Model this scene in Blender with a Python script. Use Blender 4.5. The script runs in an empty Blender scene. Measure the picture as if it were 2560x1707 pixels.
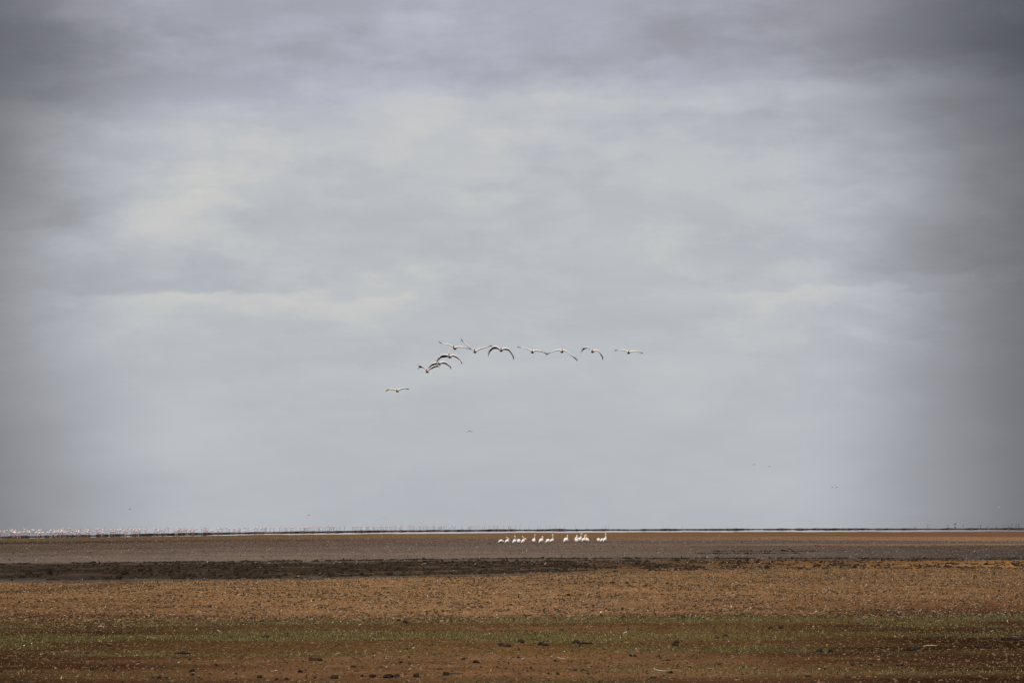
import bpy, math, random
import numpy as np
from mathutils import Vector, Matrix
random.seed(7); RNG = np.random.default_rng(11)
SC = bpy.context.scene
C = SC.collection
# ------------------------------------------------------------------ camera, sky, sun, exposure
F = 12178.0            # focal length in picture units (2560 wide)
H = 2.5                # eye height above the lake plain
HOR = 1305.0           # horizon row
K = F * H
PITCH = math.atan((HOR - 853.5) / F)
cd = bpy.data.cameras.new('camera'); cam = bpy.data.objects.new('camera', cd); C.objects.link(cam)
cam.location = (0, 0, H); cam.rotation_euler = (math.pi / 2 + PITCH, 0, 0)
cd.angle_x = 2 * math.atan(1280 / F); cd.clip_start = 0.5; cd.clip_end = 200000
SC.camera = cam
SC.view_settings.view_transform = 'Standard'; SC.view_settings.look = 'None'
SC.view_settings.gamma = 1; SC.view_settings.use_curve_mapping = False
SC.view_settings.exposure = 0.0
SUN_EL, SUN_AZ = math.radians(60), math.radians(200)   # azimuth clockwise from the viewing direction
sd = bpy.data.lights.new('sun', 'SUN'); sd.energy = 3.5; sd.angle = math.radians(0.5); sd.color = (1, .95, .87)
sun = bpy.data.objects.new('sun', sd); C.objects.link(sun)
sv = Vector((math.sin(SUN_AZ) * math.cos(SUN_EL), math.cos(SUN_AZ) * math.cos(SUN_EL), math.sin(SUN_EL)))
sun.rotation_euler = sv.to_track_quat('Z', 'Y').to_euler(); sun.location = (0, 0, 60)

def lin(c):
    return tuple((v / 255 / 12.92) if v / 255 <= .04045 else ((v / 255 + .055) / 1.055) ** 2.4 for v in c)

class E:                                   # tiny expression builder over math nodes
    nt = None
    def __init__(s, k): s.k = k
    def op(s, o, b=None, c=None):
        n = E.nt.nodes.new('ShaderNodeMath'); n.operation = o
        for i, v in enumerate((s, b, c)):
            if v is None: continue
            if isinstance(v, E): E.nt.links.new(v.k, n.inputs[i])
            else: n.inputs[i].default_value = v
        return E(n.outputs[0])
    def __add__(s, b): return s.op('ADD', b)
    def __sub__(s, b): return s.op('SUBTRACT', b)
    def __mul__(s, b): return s.op('MULTIPLY', b)
    def __truediv__(s, b): return s.op('DIVIDE', b)
    def sstep(s, a, b):
        n = E.nt.nodes.new('ShaderNodeMapRange'); n.interpolation_type = 'SMOOTHSTEP'
        E.nt.links.new(s.k, n.inputs[0]); n.inputs[1].default_value = a; n.inputs[2].default_value = b
        return E(n.outputs[0])

def noise(nt, vec, scale, detail=4, rough=.55, out=0):
    n = nt.nodes.new('ShaderNodeTexNoise'); n.inputs['Scale'].default_value = scale
    n.inputs['Detail'].default_value = detail; n.inputs['Roughness'].default_value = rough
    nt.links.new(vec, n.inputs['Vector']); return n.outputs[out]

def make_world():
    w = bpy.data.worlds.new('World'); SC.world = w; w.use_nodes = True
    nt = w.node_tree; nt.nodes.clear(); E.nt = nt
    out = nt.nodes.new('ShaderNodeOutputWorld')
    tc = nt.nodes.new('ShaderNodeTexCoord')
    sx = nt.nodes.new('ShaderNodeSeparateXYZ'); nt.links.new(tc.outputs['Generated'], sx.inputs[0])
    x, y, z = (E(o) for o in sx.outputs)
    az = x.op('ARCTAN2', y) * (180 / math.pi)
    el = z.op('ARCSINE') * (180 / math.pi)
    zz = z.op('MAXIMUM', 0.0) + 0.2
    cb = nt.nodes.new('ShaderNodeCombineXYZ')
    nt.links.new((x / zz).k, cb.inputs[0]); nt.links.new((y / zz).k, cb.inputs[1])
    lay0 = cb.outputs[0]                   # the cloud layer seen in perspective
    mps = nt.nodes.new('ShaderNodeMapping'); mps.inputs['Scale'].default_value = (1, 1, 2.6)
    nt.links.new(tc.outputs['Generated'], mps.inputs[0]); lay = mps.outputs[0]   # flattened heaps
    w1 = E(noise(nt, lay, 16.0, 5, .52)) - .5
    mp = nt.nodes.new('ShaderNodeVectorMath'); mp.operation = 'ADD'; mp.inputs[1].default_value = (7.3, 2.1, 4.4)
    nt.links.new(lay, mp.inputs[0]); lay2 = mp.outputs[0]
    w2 = E(noise(nt, lay2, 22.0, 5, .52)) - .5
    fine = E(noise(nt, lay2, 70.0, 6, .55)) - .5
    broad = E(noise(nt, lay0, 4.0, 3, .5)) - .5
    aw = az + w1 * 1.5 + fine * 1.0
    ew = el + w2 * .75 + fine * .55
    # cloud brightness by height above the horizon
    rp = nt.nodes.new('ShaderNodeValToRGB'); cr = rp.color_ramp; cr.interpolation = 'B_SPLINE'
    prof = [(0, .885), (.9, .905), (2, .932), (3, .94), (4.1, .93), (4.9, .935), (6.1, .905), (12, .84), (24, .74), (60, .72)]
    while len(cr.elements) < len(prof): cr.elements.new(.5)
    for e_, (d, v) in zip(cr.elements, prof):
        e_.position = math.sqrt(max(d, 0) / 90); e_.color = (v, v, v, 1)
    nt.links.new(((ew.op('MAXIMUM', 0) / 90).op('SQRT')).k, rp.inputs[0])
    t = E(rp.outputs[0])
    def blob(px, py, rx, ry, amp, tilt=0):
        a0, e0 = math.degrees(math.atan((px - 1280) / F)), math.degrees(math.atan((HOR - py) / F))
        ra, re = rx / 212.6, ry / 212.6
        da, de = aw - a0, ew - e0
        if tilt:
            c, s_ = math.cos(tilt), math.sin(tilt)
            da, de = da * c + de * s_, de * c - da * s_
        q = (da / ra); r = (de / re)
        g = ((q * q + r * r) * -1.0).op('EXPONENT')
        return g * amp
    def shelf(px, py, rx, up, dn, amp):       # a cloud bank with one crisp edge
        a0, e0 = math.degrees(math.atan((px - 1280) / F)), math.degrees(math.atan((HOR - py) / F))
        q = (aw - a0) / (rx / 212.6); d = ew - e0
        u = d.op('MAXIMUM', 0.0) / (up / 212.6); v = d.op('MINIMUM', 0.0) / (dn / 212.6)
        return ((q * q + u * u + v * v) * -1.0).op('EXPONENT') * amp
    for b in BLOBS: t = t + blob(*b)
    for b in SHELVES: t = t + shelf(*b)
    # lower rim of the high, cold grey deck: it climbs from left to right
    rim = ew - az.sstep(-3.2, 1.5) * .38 - 4.78
    deck = rim.sstep(-.16, .34)
    t = t - deck * .055
    puff = E(noise(nt, lay2, 34.0, 8, .55)).sstep(.44, .62)
    puff2 = E(noise(nt, lay, 60.0, 8, .55)).sstep(.45, .64)
    low = ew.sstep(.8, 3.0)
    t = t + (w1 * .07 + w2 * .07 + fine * .045 + (puff - .5) * .040 + (puff2 - .5) * .024) * (low * .75 + .25) + broad * .05
    # lens darkening at both sides, painted into the sky as grey cloud banks
    aL = az + w1 * .5
    left = E.sstep(aL * -1.0, 3.7, 7.6) * (E(1 and (aL * -1.0).sstep(11, 22).k) * -1.0 + 1.0)
    right = E.sstep(aL, 3.2, 7.6) * ((aL.sstep(11, 22)) * -1.0 + 1.0)
    t = t * (left * -DARK_L + 1.0) * (right * -DARK_R + 1.0)
    cr2n = nt.nodes.new('ShaderNodeValToRGB'); c2 = cr2n.color_ramp
    stops = [(.28, (58, 61, 70)), (.45, (96, 98, 103)), (.62, (127, 129, 133)), (.75, (152, 154, 159)), (.84, (170, 173, 180)), (.91, (184, 188, 193)), (.96, (194, 196, 197)), (1.0, (202, 202, 199))]
    while len(c2.elements) < len(stops): c2.elements.new(.5)
    for e_, (p, col) in zip(c2.elements, stops):
        e_.position = p; e_.color = (*lin(col), 1)
    nt.links.new(t.k, cr2n.inputs[0])
    bgc = nt.nodes.new('ShaderNodeBackground'); blue = nt.nodes.new('ShaderNodeMix'); blue.data_type = 'RGBA'; blue.blend_type = 'MULTIPLY'     # the higher cloud deck is a colder grey
    nt.links.new((deck * .75 + ew.sstep(3.6, 5.0) * .25 + az.sstep(2.5, 5.5) * .35).op('MINIMUM', 1.0).k, blue.inputs['Factor']); nt.links.new(cr2n.outputs[0], blue.inputs[6]); blue.inputs[7].default_value = (1.0, .99, 1.065, 1)
    nt.links.new(blue.outputs[2], bgc.inputs[0]); bgc.inputs[1].default_value = 1.0
    sky = nt.nodes.new('ShaderNodeTexSky'); sky.sky_type = 'NISHITA'; sky.sun_disc = False
    sky.sun_elevation = SUN_EL; sky.sun_rotation = SUN_AZ
    bgs = nt.nodes.new('ShaderNodeBackground'); nt.links.new(sky.outputs[0], bgs.inputs[0]); bgs.inputs[1].default_value = .06
    mix = nt.nodes.new('ShaderNodeMixShader')
    cov = E(noise(nt, lay2, 2.2, 4, .5)).sstep(.25, .45) * .07 + .93      # thin gaps of open sky in the cloud cover
    nt.links.new(cov.k, mix.inputs[0]); nt.links.new(bgs.outputs[0], mix.inputs[1]); nt.links.new(bgc.outputs[0], mix.inputs[2])
    nt.links.new(mix.outputs[0], out.inputs[0])

DARK_L, DARK_R = .42, .54
BLOBS = [(-60, 190, 380, 210, -.12), (2640, 80, 480, 300, -.16), (480, 470, 170, 65, .06, .3), (330, 560, 140, 38, .05, .1), (130, 620, 110, 35, .05), (170, 400, 120, 30, .03),
         (2150, 830, 60, 30, .04), (1000, 450, 260, 60, .02), (420, 150, 480, 70, -.06), (1050, 160, 260, 28, -.035), (1600, 110, 260, 45, -.05, .25), (2050, 70, 420, 130, -.085), (1960, 320, 420, 60, -.045), (0, 880, 300, 210, .03),
         (1900, 290, 420, 26, -.025), (1090, 640, 200, 22, -.015), (1820, 600, 160, 26, -.025), (1150, 455, 70, 24, -.02), (1150, 30, 240, 40, .025),
         (2350, 130, 300, 60, -.03), (160, 1240, 320, 70, -.02), (1750, 1260, 330, 40, -.012), (150, 330, 200, 60, .05), (1950, 170, 180, 40, .02, .3)]
SHELVES = [(560, 722, 270, 55, 9, -.05), (950, 746, 210, 45, 9, -.028), (430, 735, 290, 16, 70, .055), (870, 758, 230, 16, 60, .03), (2120, 692, 430, 55, 10, -.03),
           (2050, 712, 330, 14, 60, .04), (2370, 648, 270, 110, 18, -.065), (1380, 238, 520, 14, 45, .035), (120, 570, 160, 40, 8, -.03), (700, 470, 220, 20, 60, .015)]
make_world()

# ------------------------------------------------------------------ helpers
def at(px, py, D):
    """world point at ground distance D that lies on the line of sight through a picture position"""
    x, yv = (px - 1280) / F, (853.5 - py) / F
    cp, sp = math.cos(PITCH), math.sin(PITCH)
    d = Vector((x, cp - yv * sp, sp + yv * cp))
    return Vector((0, 0, H)) + d * (D / d.y)
def gdist(py): return K / (py - HOR)
def tag(o, label=None, cat=None, group=None, kind=None):
    if label: o['label'] = label
    if cat: o['category'] = cat
    if group: o['group'] = group
    if kind: o['kind'] = kind
    return o
def mesh_np(name, v, faces_flat, counts, cols=None, mat=None, smooth=True):
    me = bpy.data.meshes.new(name)
    v = np.asarray(v, np.float32); ff = np.asarray(faces_flat, np.int32); cn = np.asarray(counts, np.int32)
    me.vertices.add(len(v)); me.vertices.foreach_set('co', v.ravel())
    me.loops.add(len(ff)); me.loops.foreach_set('vertex_index', ff)
    me.polygons.add(len(cn))
    st = np.zeros(len(cn), np.int32); st[1:] = np.cumsum(cn)[:-1]
    me.polygons.foreach_set('loop_start', st); me.polygons.foreach_set('loop_total', cn)
    me.polygons.foreach_set('use_smooth', np.full(len(cn), smooth, bool))
    if cols is not None:
        a = me.color_attributes.new('tint', 'FLOAT_COLOR', 'POINT')
        c4 = np.ones((len(v), 4), np.float32); c4[:, :3] = cols
        a.data.foreach_set('color', c4.ravel())
    me.update(calc_edges=True); me.validate()
    if mat: me.materials.append(mat)
    return me
def link(name, me, parent=None, loc=None, rotz=0):
    o = bpy.data.objects.new(name, me); C.objects.link(o)
    if parent: o.parent = parent
    if loc is not None: o.location = loc
    o.rotation_euler = (0, 0, rotz); return o

def vhash(ix, iy, seed):
    h = (ix.astype(np.int64) * 374761393 + iy.astype(np.int64) * 668265263 + seed * 982451653) & 0x7fffffff
    h = ((h ^ (h >> 13)) * 1274126177) & 0x7fffffff
    h = h ^ (h >> 16)
    return (h & 0xffff) / 65535.0
def vnoise(x, y, seed=0):
    ix, iy = np.floor(x), np.floor(y); fx, fy = x - ix, y - iy
    fx, fy = fx * fx * (3 - 2 * fx), fy * fy * (3 - 2 * fy)
    a = vhash(ix, iy, seed); b = vhash(ix + 1, iy, seed); c = vhash(ix, iy + 1, seed); d = vhash(ix + 1, iy + 1, seed)
    return (a * (1 - fx) + b * fx) * (1 - fy) + (c * (1 - fx) + d * fx) * fy
def fbm(x, y, seed=0, n=4):
    s = 0; w = .5; tot = 0
    for i in range(n):
        s = s + w * vnoise(x * 2 ** i, y * 2 ** i, seed + i * 17); tot += w; w *= .55
    return s / tot

def mat_tint(name, rough=.9, spec=.1, nscale=0, namp=0, bump=0, bscale=10):
    m = bpy.data.materials.new(name); m.use_nodes = True; nt = m.node_tree; b = nt.nodes['Principled BSDF']
    b.inputs['Roughness'].default_value = rough; b.inputs['Specular IOR Level'].default_value = spec
    a = nt.nodes.new('ShaderNodeVertexColor'); a.layer_name = 'tint'; col = a.outputs[0]
    tc = nt.nodes.new('ShaderNodeTexCoord'); 
    if namp:
        n = noise(nt, tc.outputs['Object'], nscale, 5, .6)
        mr = nt.nodes.new('ShaderNodeMapRange'); nt.links.new(n, mr.inputs[0]); mr.inputs[1].default_value = .3; mr.inputs[2].default_value = .7
        mr.inputs[3].default_value = 1 - namp; mr.inputs[4].default_value = 1 + namp
        mx = nt.nodes.new('ShaderNodeVectorMath'); mx.operation = 'SCALE'
        nt.links.new(col, mx.inputs[0]); nt.links.new(mr.outputs[0], mx.inputs['Scale']); col = mx.outputs[0]
    nt.links.new(col, b.inputs['Base Color'])
    if bump:
        bp = nt.nodes.new('ShaderNodeBump'); bp.inputs['Strength'].default_value = bump; bp.inputs['Distance'].default_value = .03
        nt.links.new(noise(nt, tc.outputs['Object'], bscale, 5, .6), bp.inputs['Height']); nt.links.new(bp.outputs[0], b.inputs['Normal'])
    return m

M_FEATHER = mat_tint('bird plumage', .75, .15, 9, .06)
M_HORN = mat_tint('bird bill and legs', .5, .3, 20, .1)
M_CLOD = mat_tint('dry soil clods', 1, .03, 30, .2)
M_DUNG = mat_tint('dark dung', .95, .06, 25, .3, .5, 40)
M_GRASS = mat_tint('grass blades', .8, .1)
M_PALE = mat_tint('bleached straw and bone', .8, .1, 15, .12)

# ------------------------------------------------------------------ ground
LIT = 1.34                       # light falling on open ground, used to turn observed tones into soil albedo
COLS = np.array([0, 640, 1280, 1920, 2560.])
B = [  # far edge of each soil belt along five lines of sight, then its colour left / centre / right
    ((1346.5, 1336.5, 1331.2, 1328.4, 1328), (98, 80, 56), (124, 97, 70), (118, 86, 60)),
    ((1354, 1347, 1345, 1341, 1342), (66, 52, 42), (112, 90, 76), (152, 117, 87)),
    ((1360, 1353, 1352, 1349, 1352), (97, 79, 63), (108, 89, 79), (102, 85, 72)),
    ((1366, 1358, 1358, 1359, 1358), (93, 78, 66), (105, 91, 81), (142, 108, 76)),
    ((1380, 1367, 1364, 1363, 1362), (104, 89, 78), (114, 97, 86), (82, 71, 63)),
    ((1392, 1380, 1378, 1380, 1380), (118, 103, 92), (121, 104, 92), (80, 71, 64)),
    ((1411, 1404, 1397, 1396, 1398), (72, 65, 57), (98, 88, 80), (84, 70, 58)),
    ((1416, 1408, 1403, 1401, 1400), (52, 43, 34), (66, 53, 40), (142, 102, 62)),
    ((1438, 1432, 1420, 1412, 1408), (62, 53, 45), (92, 74, 58), (158, 115, 71)),
    ((1449, 1444, 1431, 1420, 1420), (84, 76, 72), (94, 80, 68), (158, 116, 72)),
    ((1457, 1450, 1440, 1424, 1426), (136, 100, 65), (156, 118, 80), (132, 97, 63)),
    ((1515, 1505, 1500, 1495, 1490), (142, 106, 72), (146, 110, 78), (126, 89, 60)),
    ((1556, 1546, 1538, 1532, 1526), (96, 74, 46), (108, 80, 50), (98, 72, 44)),
    ((1600, 1598, 1594, 1590, 1585), (92, 66, 42), (108, 80, 48), (84, 60, 38)),
    ((1650, 1645, 1632, 1628, 1636), (104, 75, 50), (128, 95, 65), (104, 75, 50)),
    ((1690, 1692, 1690, 1690, 1690), (92, 66, 44), (108, 79, 54), (90, 66, 44)),
    ((1760, 1760, 1760, 1760, 1760), (90, 66, 44), (104, 76, 52), (88, 64, 42)),
]
BY = np.array([b[0] for b in B], float)
BC = np.array([[lin(b[1]), lin(b[2]), lin(b[3])] for b in B]) / LIT
def band_y(i, pxs): return np.interp(pxs, COLS, BY[i])
def soil(X, Y):
    """soil albedo, grass cover and belt position on the ground at X, Y (metres)"""
    px = 1280 + F * X / Y; py = HOR + K / Y
    pxc = np.clip(px, 0, 2560)
    wob = (fbm(X / 3.0, Y / 40, 3) - .5) * .05 + (fbm(X / .7, Y / 9, 5, 3) - .5) * .06
    py = py + wob * np.clip(py - HOR - 20, 4, 260)
    bi = np.zeros(px.shape); cl = np.zeros(px.shape + (3,))
    f = pxc / 2560
    wl = np.clip(1 - f * 2, 0, 1)[..., None]; wr = np.clip(f * 2 - 1, 0, 1)[..., None]
    wl = wl ** .9; wr = wr ** .9; wc = 1 - wl - wr
    prev = None
    for i in range(len(B)):
        c = BC[i, 0] * wl + BC[i, 1] * wc + BC[i, 2] * wr
        y0 = band_y(i, pxc)
        if i == 0: cl = c + 0 * cl; continue
        soft = np.where(i < 6, 3.0, np.where(i < 11, 2.2, 14.0)) * 1.0
        m = np.clip((py - y0) / soft + .5, 0, 1)[..., None]; m = m * m * (3 - 2 * m)
        cl = cl * (1 - m) + c * m
    # thin dark wrack line
    y7 = band_y(6, pxc) - 1.5
    patch = np.clip((fbm(X / 1.3, Y / 20, 31, 3) - .40) * 6, 0, 1)
    m = np.exp(-((py - y7) / 1.5) ** 2) * patch
    cl = cl * (1 - .7 * m[..., None])
    # grey seams between the tufts of dark weed
    seam = np.clip((fbm(X / 9.0, Y / 5.0, 131, 4) - .47) * 6, 0, 1) * np.clip((py - band_y(7, pxc)) / 5, 0, 1) * np.clip((band_y(9, pxc) - py) / 4, 0, 1) * np.clip((2000 - px) / 700, 0, 1)
    cl = cl * (1 - .7 * seam[..., None]) + np.array(lin((88, 76, 68))) / LIT * .7 * seam[..., None]
    # a track of darker soil on the left of the dry belt
    yt = np.interp(px, [-400, 0, 150, 280, 330], [1488, 1478, 1472, 1461, 1455])
    m = np.exp(-((py - yt) / 4.0) ** 2) * (px < 330) * .6
    cl = cl * (1 - m[..., None])
    # grass belts
    g0 = np.clip((py - band_y(12, pxc)) / 12, 0, 1) * np.clip((band_y(14, pxc) + 4 - py) / 14, 0, 1)
    st = fbm(X / 5.0, Y / 4.2, 41, 5)
    band = .5 + .5 * np.sin(py / 48 * 2 * np.pi + 1.0 + 4.5 * (fbm(X / 7, Y / 24, 77, 3) - .5))
    g = g0 * np.clip((st * 1.6 + band * .30 - .86) * 3.6, 0, 1)
    g2 = np.clip((py - 1655) / 10, 0, 1) * np.clip((fbm(X / 3.2, Y / 1.8, 51, 4) - .49) * 5, 0, 1) * .9
    g2 = g2 * np.where(px > 1850, 1.25, .8)
    g = g * (1 - .4 * np.clip((px - 1500) / 500, 0, 1) * np.clip((fbm(X / 3.0, Y / 5.0, 141, 3) - .38) * 5, 0, 1))
    g = np.clip(np.maximum(g, g2), 0, 1)
    # patchy damp earth, plus lens falloff painted into the soil toward both sides
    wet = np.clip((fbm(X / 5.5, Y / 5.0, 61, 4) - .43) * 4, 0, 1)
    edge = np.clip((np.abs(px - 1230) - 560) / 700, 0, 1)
    wet_vign = np.clip((py - 1490) / 50, 0, 1) * np.clip(wet * .3 + edge * (.50 + wet * .30), 0, .70)
    cl = cl * (1 - wet_vign[..., None] * np.array([.9, 1.0, 1.0]))
    # broad tone changes of the soil itself
    v = 1 + (fbm(X / 4.0, Y / 14.0, 71, 4) - .5) * .5
    cl = cl * v[..., None]
    return cl, g, py, px

def make_ground():
    vs = np.concatenate([np.arange(1312, 1325, 1.5), np.arange(1325, 1350, .22), np.arange(1350, 1722, .8), np.geomspace(1724, 4200, 30)])
    us = np.concatenate([np.linspace(-9, -1.35, 40), np.linspace(-1.3, 1.3, 520), np.linspace(1.35, 9, 40)])
    U, V = np.meshgrid(us * 1280, vs)
    Y = K / (V - HOR); X = U * Y / F
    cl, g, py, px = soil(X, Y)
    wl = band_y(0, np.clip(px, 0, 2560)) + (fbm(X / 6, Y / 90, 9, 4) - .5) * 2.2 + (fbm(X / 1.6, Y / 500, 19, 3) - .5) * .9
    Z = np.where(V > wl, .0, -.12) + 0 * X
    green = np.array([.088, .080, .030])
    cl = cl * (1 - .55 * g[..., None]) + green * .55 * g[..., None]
    v = np.stack([X, Y, Z], -1).reshape(-1, 3)
    nr, nc = X.shape
    idx = np.arange(nr * nc).reshape(nr, nc)
    q = np.stack([idx[:-1, :-1], idx[1:, :-1], idx[1:, 1:], idx[:-1, 1:]], -1).reshape(-1, 4)
    m = bpy.data.materials.new('lake plain soil'); m.use_nodes = True; nt = m.node_tree; b = nt.nodes['Principled BSDF']
    b.inputs['Roughness'].default_value = 1; b.inputs['Specular IOR Level'].default_value = 0
    a = nt.nodes.new('ShaderNodeVertexColor'); a.layer_name = 'tint'
    tc = nt.nodes.new('ShaderNodeTexCoord'); E.nt = nt; ob = tc.outputs['Object']
    mp = nt.nodes.new('ShaderNodeMapping'); mp.inputs['Scale'].default_value = (1, .35, 1); nt.links.new(ob, mp.inputs[0])
    n1 = E(noise(nt, mp.outputs[0], 1.1, 6, .65)); n2 = E(noise(nt, ob, 7, 5, .65)); n3 = E(noise(nt, ob, 22, 3, .6))
    f = (n1 - .5) * 1.1 + (n2 - .5) * 1.3 + (n3 - .5) * .7 + 1.0
    f = f.op('MAXIMUM', .25)
    sc = nt.nodes.new('ShaderNodeVectorMath'); sc.operation = 'SCALE'
    nt.links.new(a.outputs[0], sc.inputs[0]); nt.links.new(f.k, sc.inputs['Scale'])
    nt.links.new(sc.outputs[0], b.inputs['Base Color'])
    bp = nt.nodes.new('ShaderNodeBump'); bp.inputs['Strength'].default_value = .35; bp.inputs['Distance'].default_value = .03
    nt.links.new((n2 + n3 * .5).k, bp.inputs['Height']); nt.links.new(bp.outputs[0], b.inputs['Normal'])
    # two stretches of ground: the far mud flats and the near dry plain
    split = int(np.argmin(np.abs(vs - 1452)))
    row = np.repeat(np.arange(nr - 1), nc - 1)
    for name, sel in (('mudflat', row < split), ('dry_ground', row >= split)):
        qq = q[sel]; used, inv = np.unique(qq, return_inverse=True)
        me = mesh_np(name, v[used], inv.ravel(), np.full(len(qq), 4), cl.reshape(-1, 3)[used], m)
        tag(link(name, me), kind='structure',
            label='flat grey brown mud flats reaching to the lake edge' if name == 'mudflat' else 'dry orange brown plain with thin grass in the foreground')
    # ground behind and under everything, out to the horizon
    s = 60000
    me = mesh_np('ground', [(-s, -s, -.3), (s, -s, -.3), (s, s, -.3), (-s, s, -.3)], [0, 1, 2, 3], [4], np.tile(np.array(lin((120, 86, 56))) / LIT, (4, 1)), m)
    tag(link('ground', me), kind='structure', label='bare brown plain lying under and behind the viewpoint')
make_ground()

def make_lake():
    m = bpy.data.materials.new('still lake water'); m.use_nodes = True; nt = m.node_tree; b = nt.nodes['Principled BSDF']
    b.inputs['Base Color'].default_value = (.2, .21, .21, 1); b.inputs['Roughness'].default_value = 0.0; b.inputs['IOR'].default_value = 1.33
    ys = np.concatenate([np.array([620]), np.geomspace(700, 70000, 26)]); xs = np.linspace(-1, 1, 9)
    v = [(x * (4000 + y * 1.4), y, -.03) for y in ys for x in xs]; n = len(xs)
    f = [(r * n + c, r * n + c + 1, (r + 1) * n + c + 1, (r + 1) * n + c) for r in range(len(ys) - 1) for c in range(n - 1)]
    me = mesh_np('lake_water', v, np.array(f).ravel(), np.full(len(f), 4), None, m)
    tag(link('lake_water', me), kind='structure', label='still pale lake water merging into the sky')
make_lake()

def make_bank():
    """low dark bar of mud in the shallows, mirrored in the water in front of it"""
    pxs = np.arange(-700, 3300, 2.5)
    base = np.interp(pxs, [-700, 0, 160, 320, 640, 960, 1280, 1920, 2560, 3300], [1352, 1343, 1340, 1337.3, 1331.6, 1327.5, 1324.9, 1322.8, 1321.6, 1321])
    hpx = np.interp(pxs, [0, 320, 640, 1280, 1920, 2560], [4.0, 4.2, 3.4, 3.2, 2.9, 3.0])
    n = fbm(pxs / 45, pxs * 0, 5, 4); n2 = fbm(pxs / 7, pxs * 0 + 4, 15, 3)
    hpx = hpx * np.clip(.45 + n * .8 + (n2 - .5) * .55, .25, 1.6)
    hpx = np.where((pxs < 330) & (n2 < .36), hpx * .55, hpx)
    base = base + (fbm(pxs / 30, pxs * 0 + 9, 25, 4) - .5) * .9
    Y = K / (base - HOR); s = F / Y; h = hpx / s
    prof = [(0, -.08, 0), (.15, .35, 0), (1.2, .8, 0), (4, 1, .5), (14, .92, 1), (40, .6, 1), (60, -.1, .4)]
    v = []; cols = []
    dark = np.array(lin((76, 63, 60))) / 1.1; olive = np.array(lin((100, 92, 70))) / 1.1
    for k_, (dy, hz, o) in enumerate(prof):
        jit = (fbm(pxs / 4 + k_ * 9, pxs * 0 + k_, 35, 2) - .5) * .18
        yy = Y + dy; xx = (pxs - 1280) / F * yy
        v.append(np.stack([xx, yy, -.03 + h * (hz + jit * (hz > 0))], -1)); cols.append(np.tile(dark * (1 - o) + olive * o, (len(pxs), 1)) * (.7 + .6 * n2[:, None]))
    n_ = len(pxs); v = np.concatenate(v); cols = np.concatenate(cols)
    f = [(r * n_ + c, r * n_ + c + 1, (r + 1) * n_ + c + 1, (r + 1) * n_ + c) for r in range(len(prof) - 1) for c in range(n_ - 1)]
    me = mesh_np('mud_bank', v, np.array(f).ravel(), np.full(len(f), 4), cols, M_CLOD)
    tag(link('mud_bank', me), kind='structure', label='thin dark bar of mud along the far lake shore')
make_bank()

# ------------------------------------------------------------------ scattered stuff on the ground
def clods(name, X, Y, w, hgt, cols, mat, label, z0=0.0):
    n = len(X); a = np.linspace(0, 2 * np.pi, 6)[:-1]
    tpl = np.concatenate([np.stack([np.cos(a), np.sin(a), 0 * a - .1], -1), np.stack([.72 * np.cos(a + .5), .72 * np.sin(a + .5), 0 * a + .62], -1), [[0, 0, 1.0]]])
    v = np.tile(tpl, (n, 1, 1)) * (1 + RNG.uniform(-.38, .38, (n, 11, 3)))
    th = RNG.uniform(0, 2 * np.pi, n); ar = RNG.uniform(.6, 1.4, n)
    vx = v[..., 0] * ar[:, None]; vy = v[..., 1]
    c_, s_ = np.cos(th)[:, None], np.sin(th)[:, None]
    V = np.stack([X[:, None] + (vx * c_ - vy * s_) * w[:, None], Y[:, None] + (vx * s_ + vy * c_) * w[:, None], z0 + v[..., 2] * hgt[:, None]], -1)
    f = []
    for i in range(5):
        j = (i + 1) % 5
        f += [(i, j, 5 + i), (j, 5 + j, 5 + i), (5 + i, 5 + j, 10)]
    f = np.array(f); ff = (f[None] + (np.arange(n) * 11)[:, None, None]).reshape(-1)
    cc = np.repeat(cols, 11, 0) * RNG.uniform(.85, 1.15, (n * 11, 1))
    me = mesh_np(name, V.reshape(-1, 3), ff, np.full(n * 15, 3), cc, mat, False)
    return tag(link(name, me), label=label, kind='stuff')
def region(n, y0, y1, spread=1.12):
    """n points spread evenly over the ground between two distances"""
    Ya, Yb = K / (y1 - HOR), K / (y0 - HOR)
    Y = np.sqrt(RNG.uniform(Ya ** 2, Yb ** 2, n)); X = RNG.uniform(-1, 1, n) * spread * 1280 / F * Y
    return X, Y
def lnorm(n, m, s): return m * np.exp(RNG.normal(0, s, n))

# lumps of dark weed and mud in the wet belt and along the wrack lines
X, Y = region(60000, 1398, 1456)
px = np.clip(1280 + F * X / Y, 0, 2560); py = HOR + K / Y
top, bot = band_y(7, px), band_y(9, px)
clump = fbm(X / 1.6, Y / 7.0, 91, 4)
fade = np.clip((2150 - px) / 900, .28, 1)
keep = (py > top - 2) & (py < bot + 2) & (RNG.uniform(0, 1, len(X)) < np.clip((clump - .44) * 8, 0, 1) * fade * .55)
X, Y = X[keep], Y[keep]; n = len(X)
clods('mud_clods', X, Y, lnorm(n, .10, .5), lnorm(n, .05, .5), np.array([.030, .021, .014]) * RNG.uniform(.5, 1.7, (n, 1)), M_CLOD,
      'dark lumps of drying weed and mud in the wet belt')
pxl = RNG.uniform(-80, 2640, 2600); cl_ = fbm(pxl / 22, pxl * 0, 33, 4); pxl = pxl[cl_ > .46]
pyl = band_y(6, pxl) - 1.2 + RNG.normal(0, .7, len(pxl)); Yl = K / (pyl - HOR); Xl = (pxl - 1280) / F * Yl
px2 = RNG.uniform(1740, 2000, 260); py2 = np.where(RNG.uniform(0, 1, 260) < .5, 1377.5, 1382.5) + RNG.normal(0, .6, 260); px2 = np.where(py2 < 1380, px2 + 40, px2)
Y2 = K / (py2 - HOR); X2 = (px2 - 1280) / F * Y2
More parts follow.
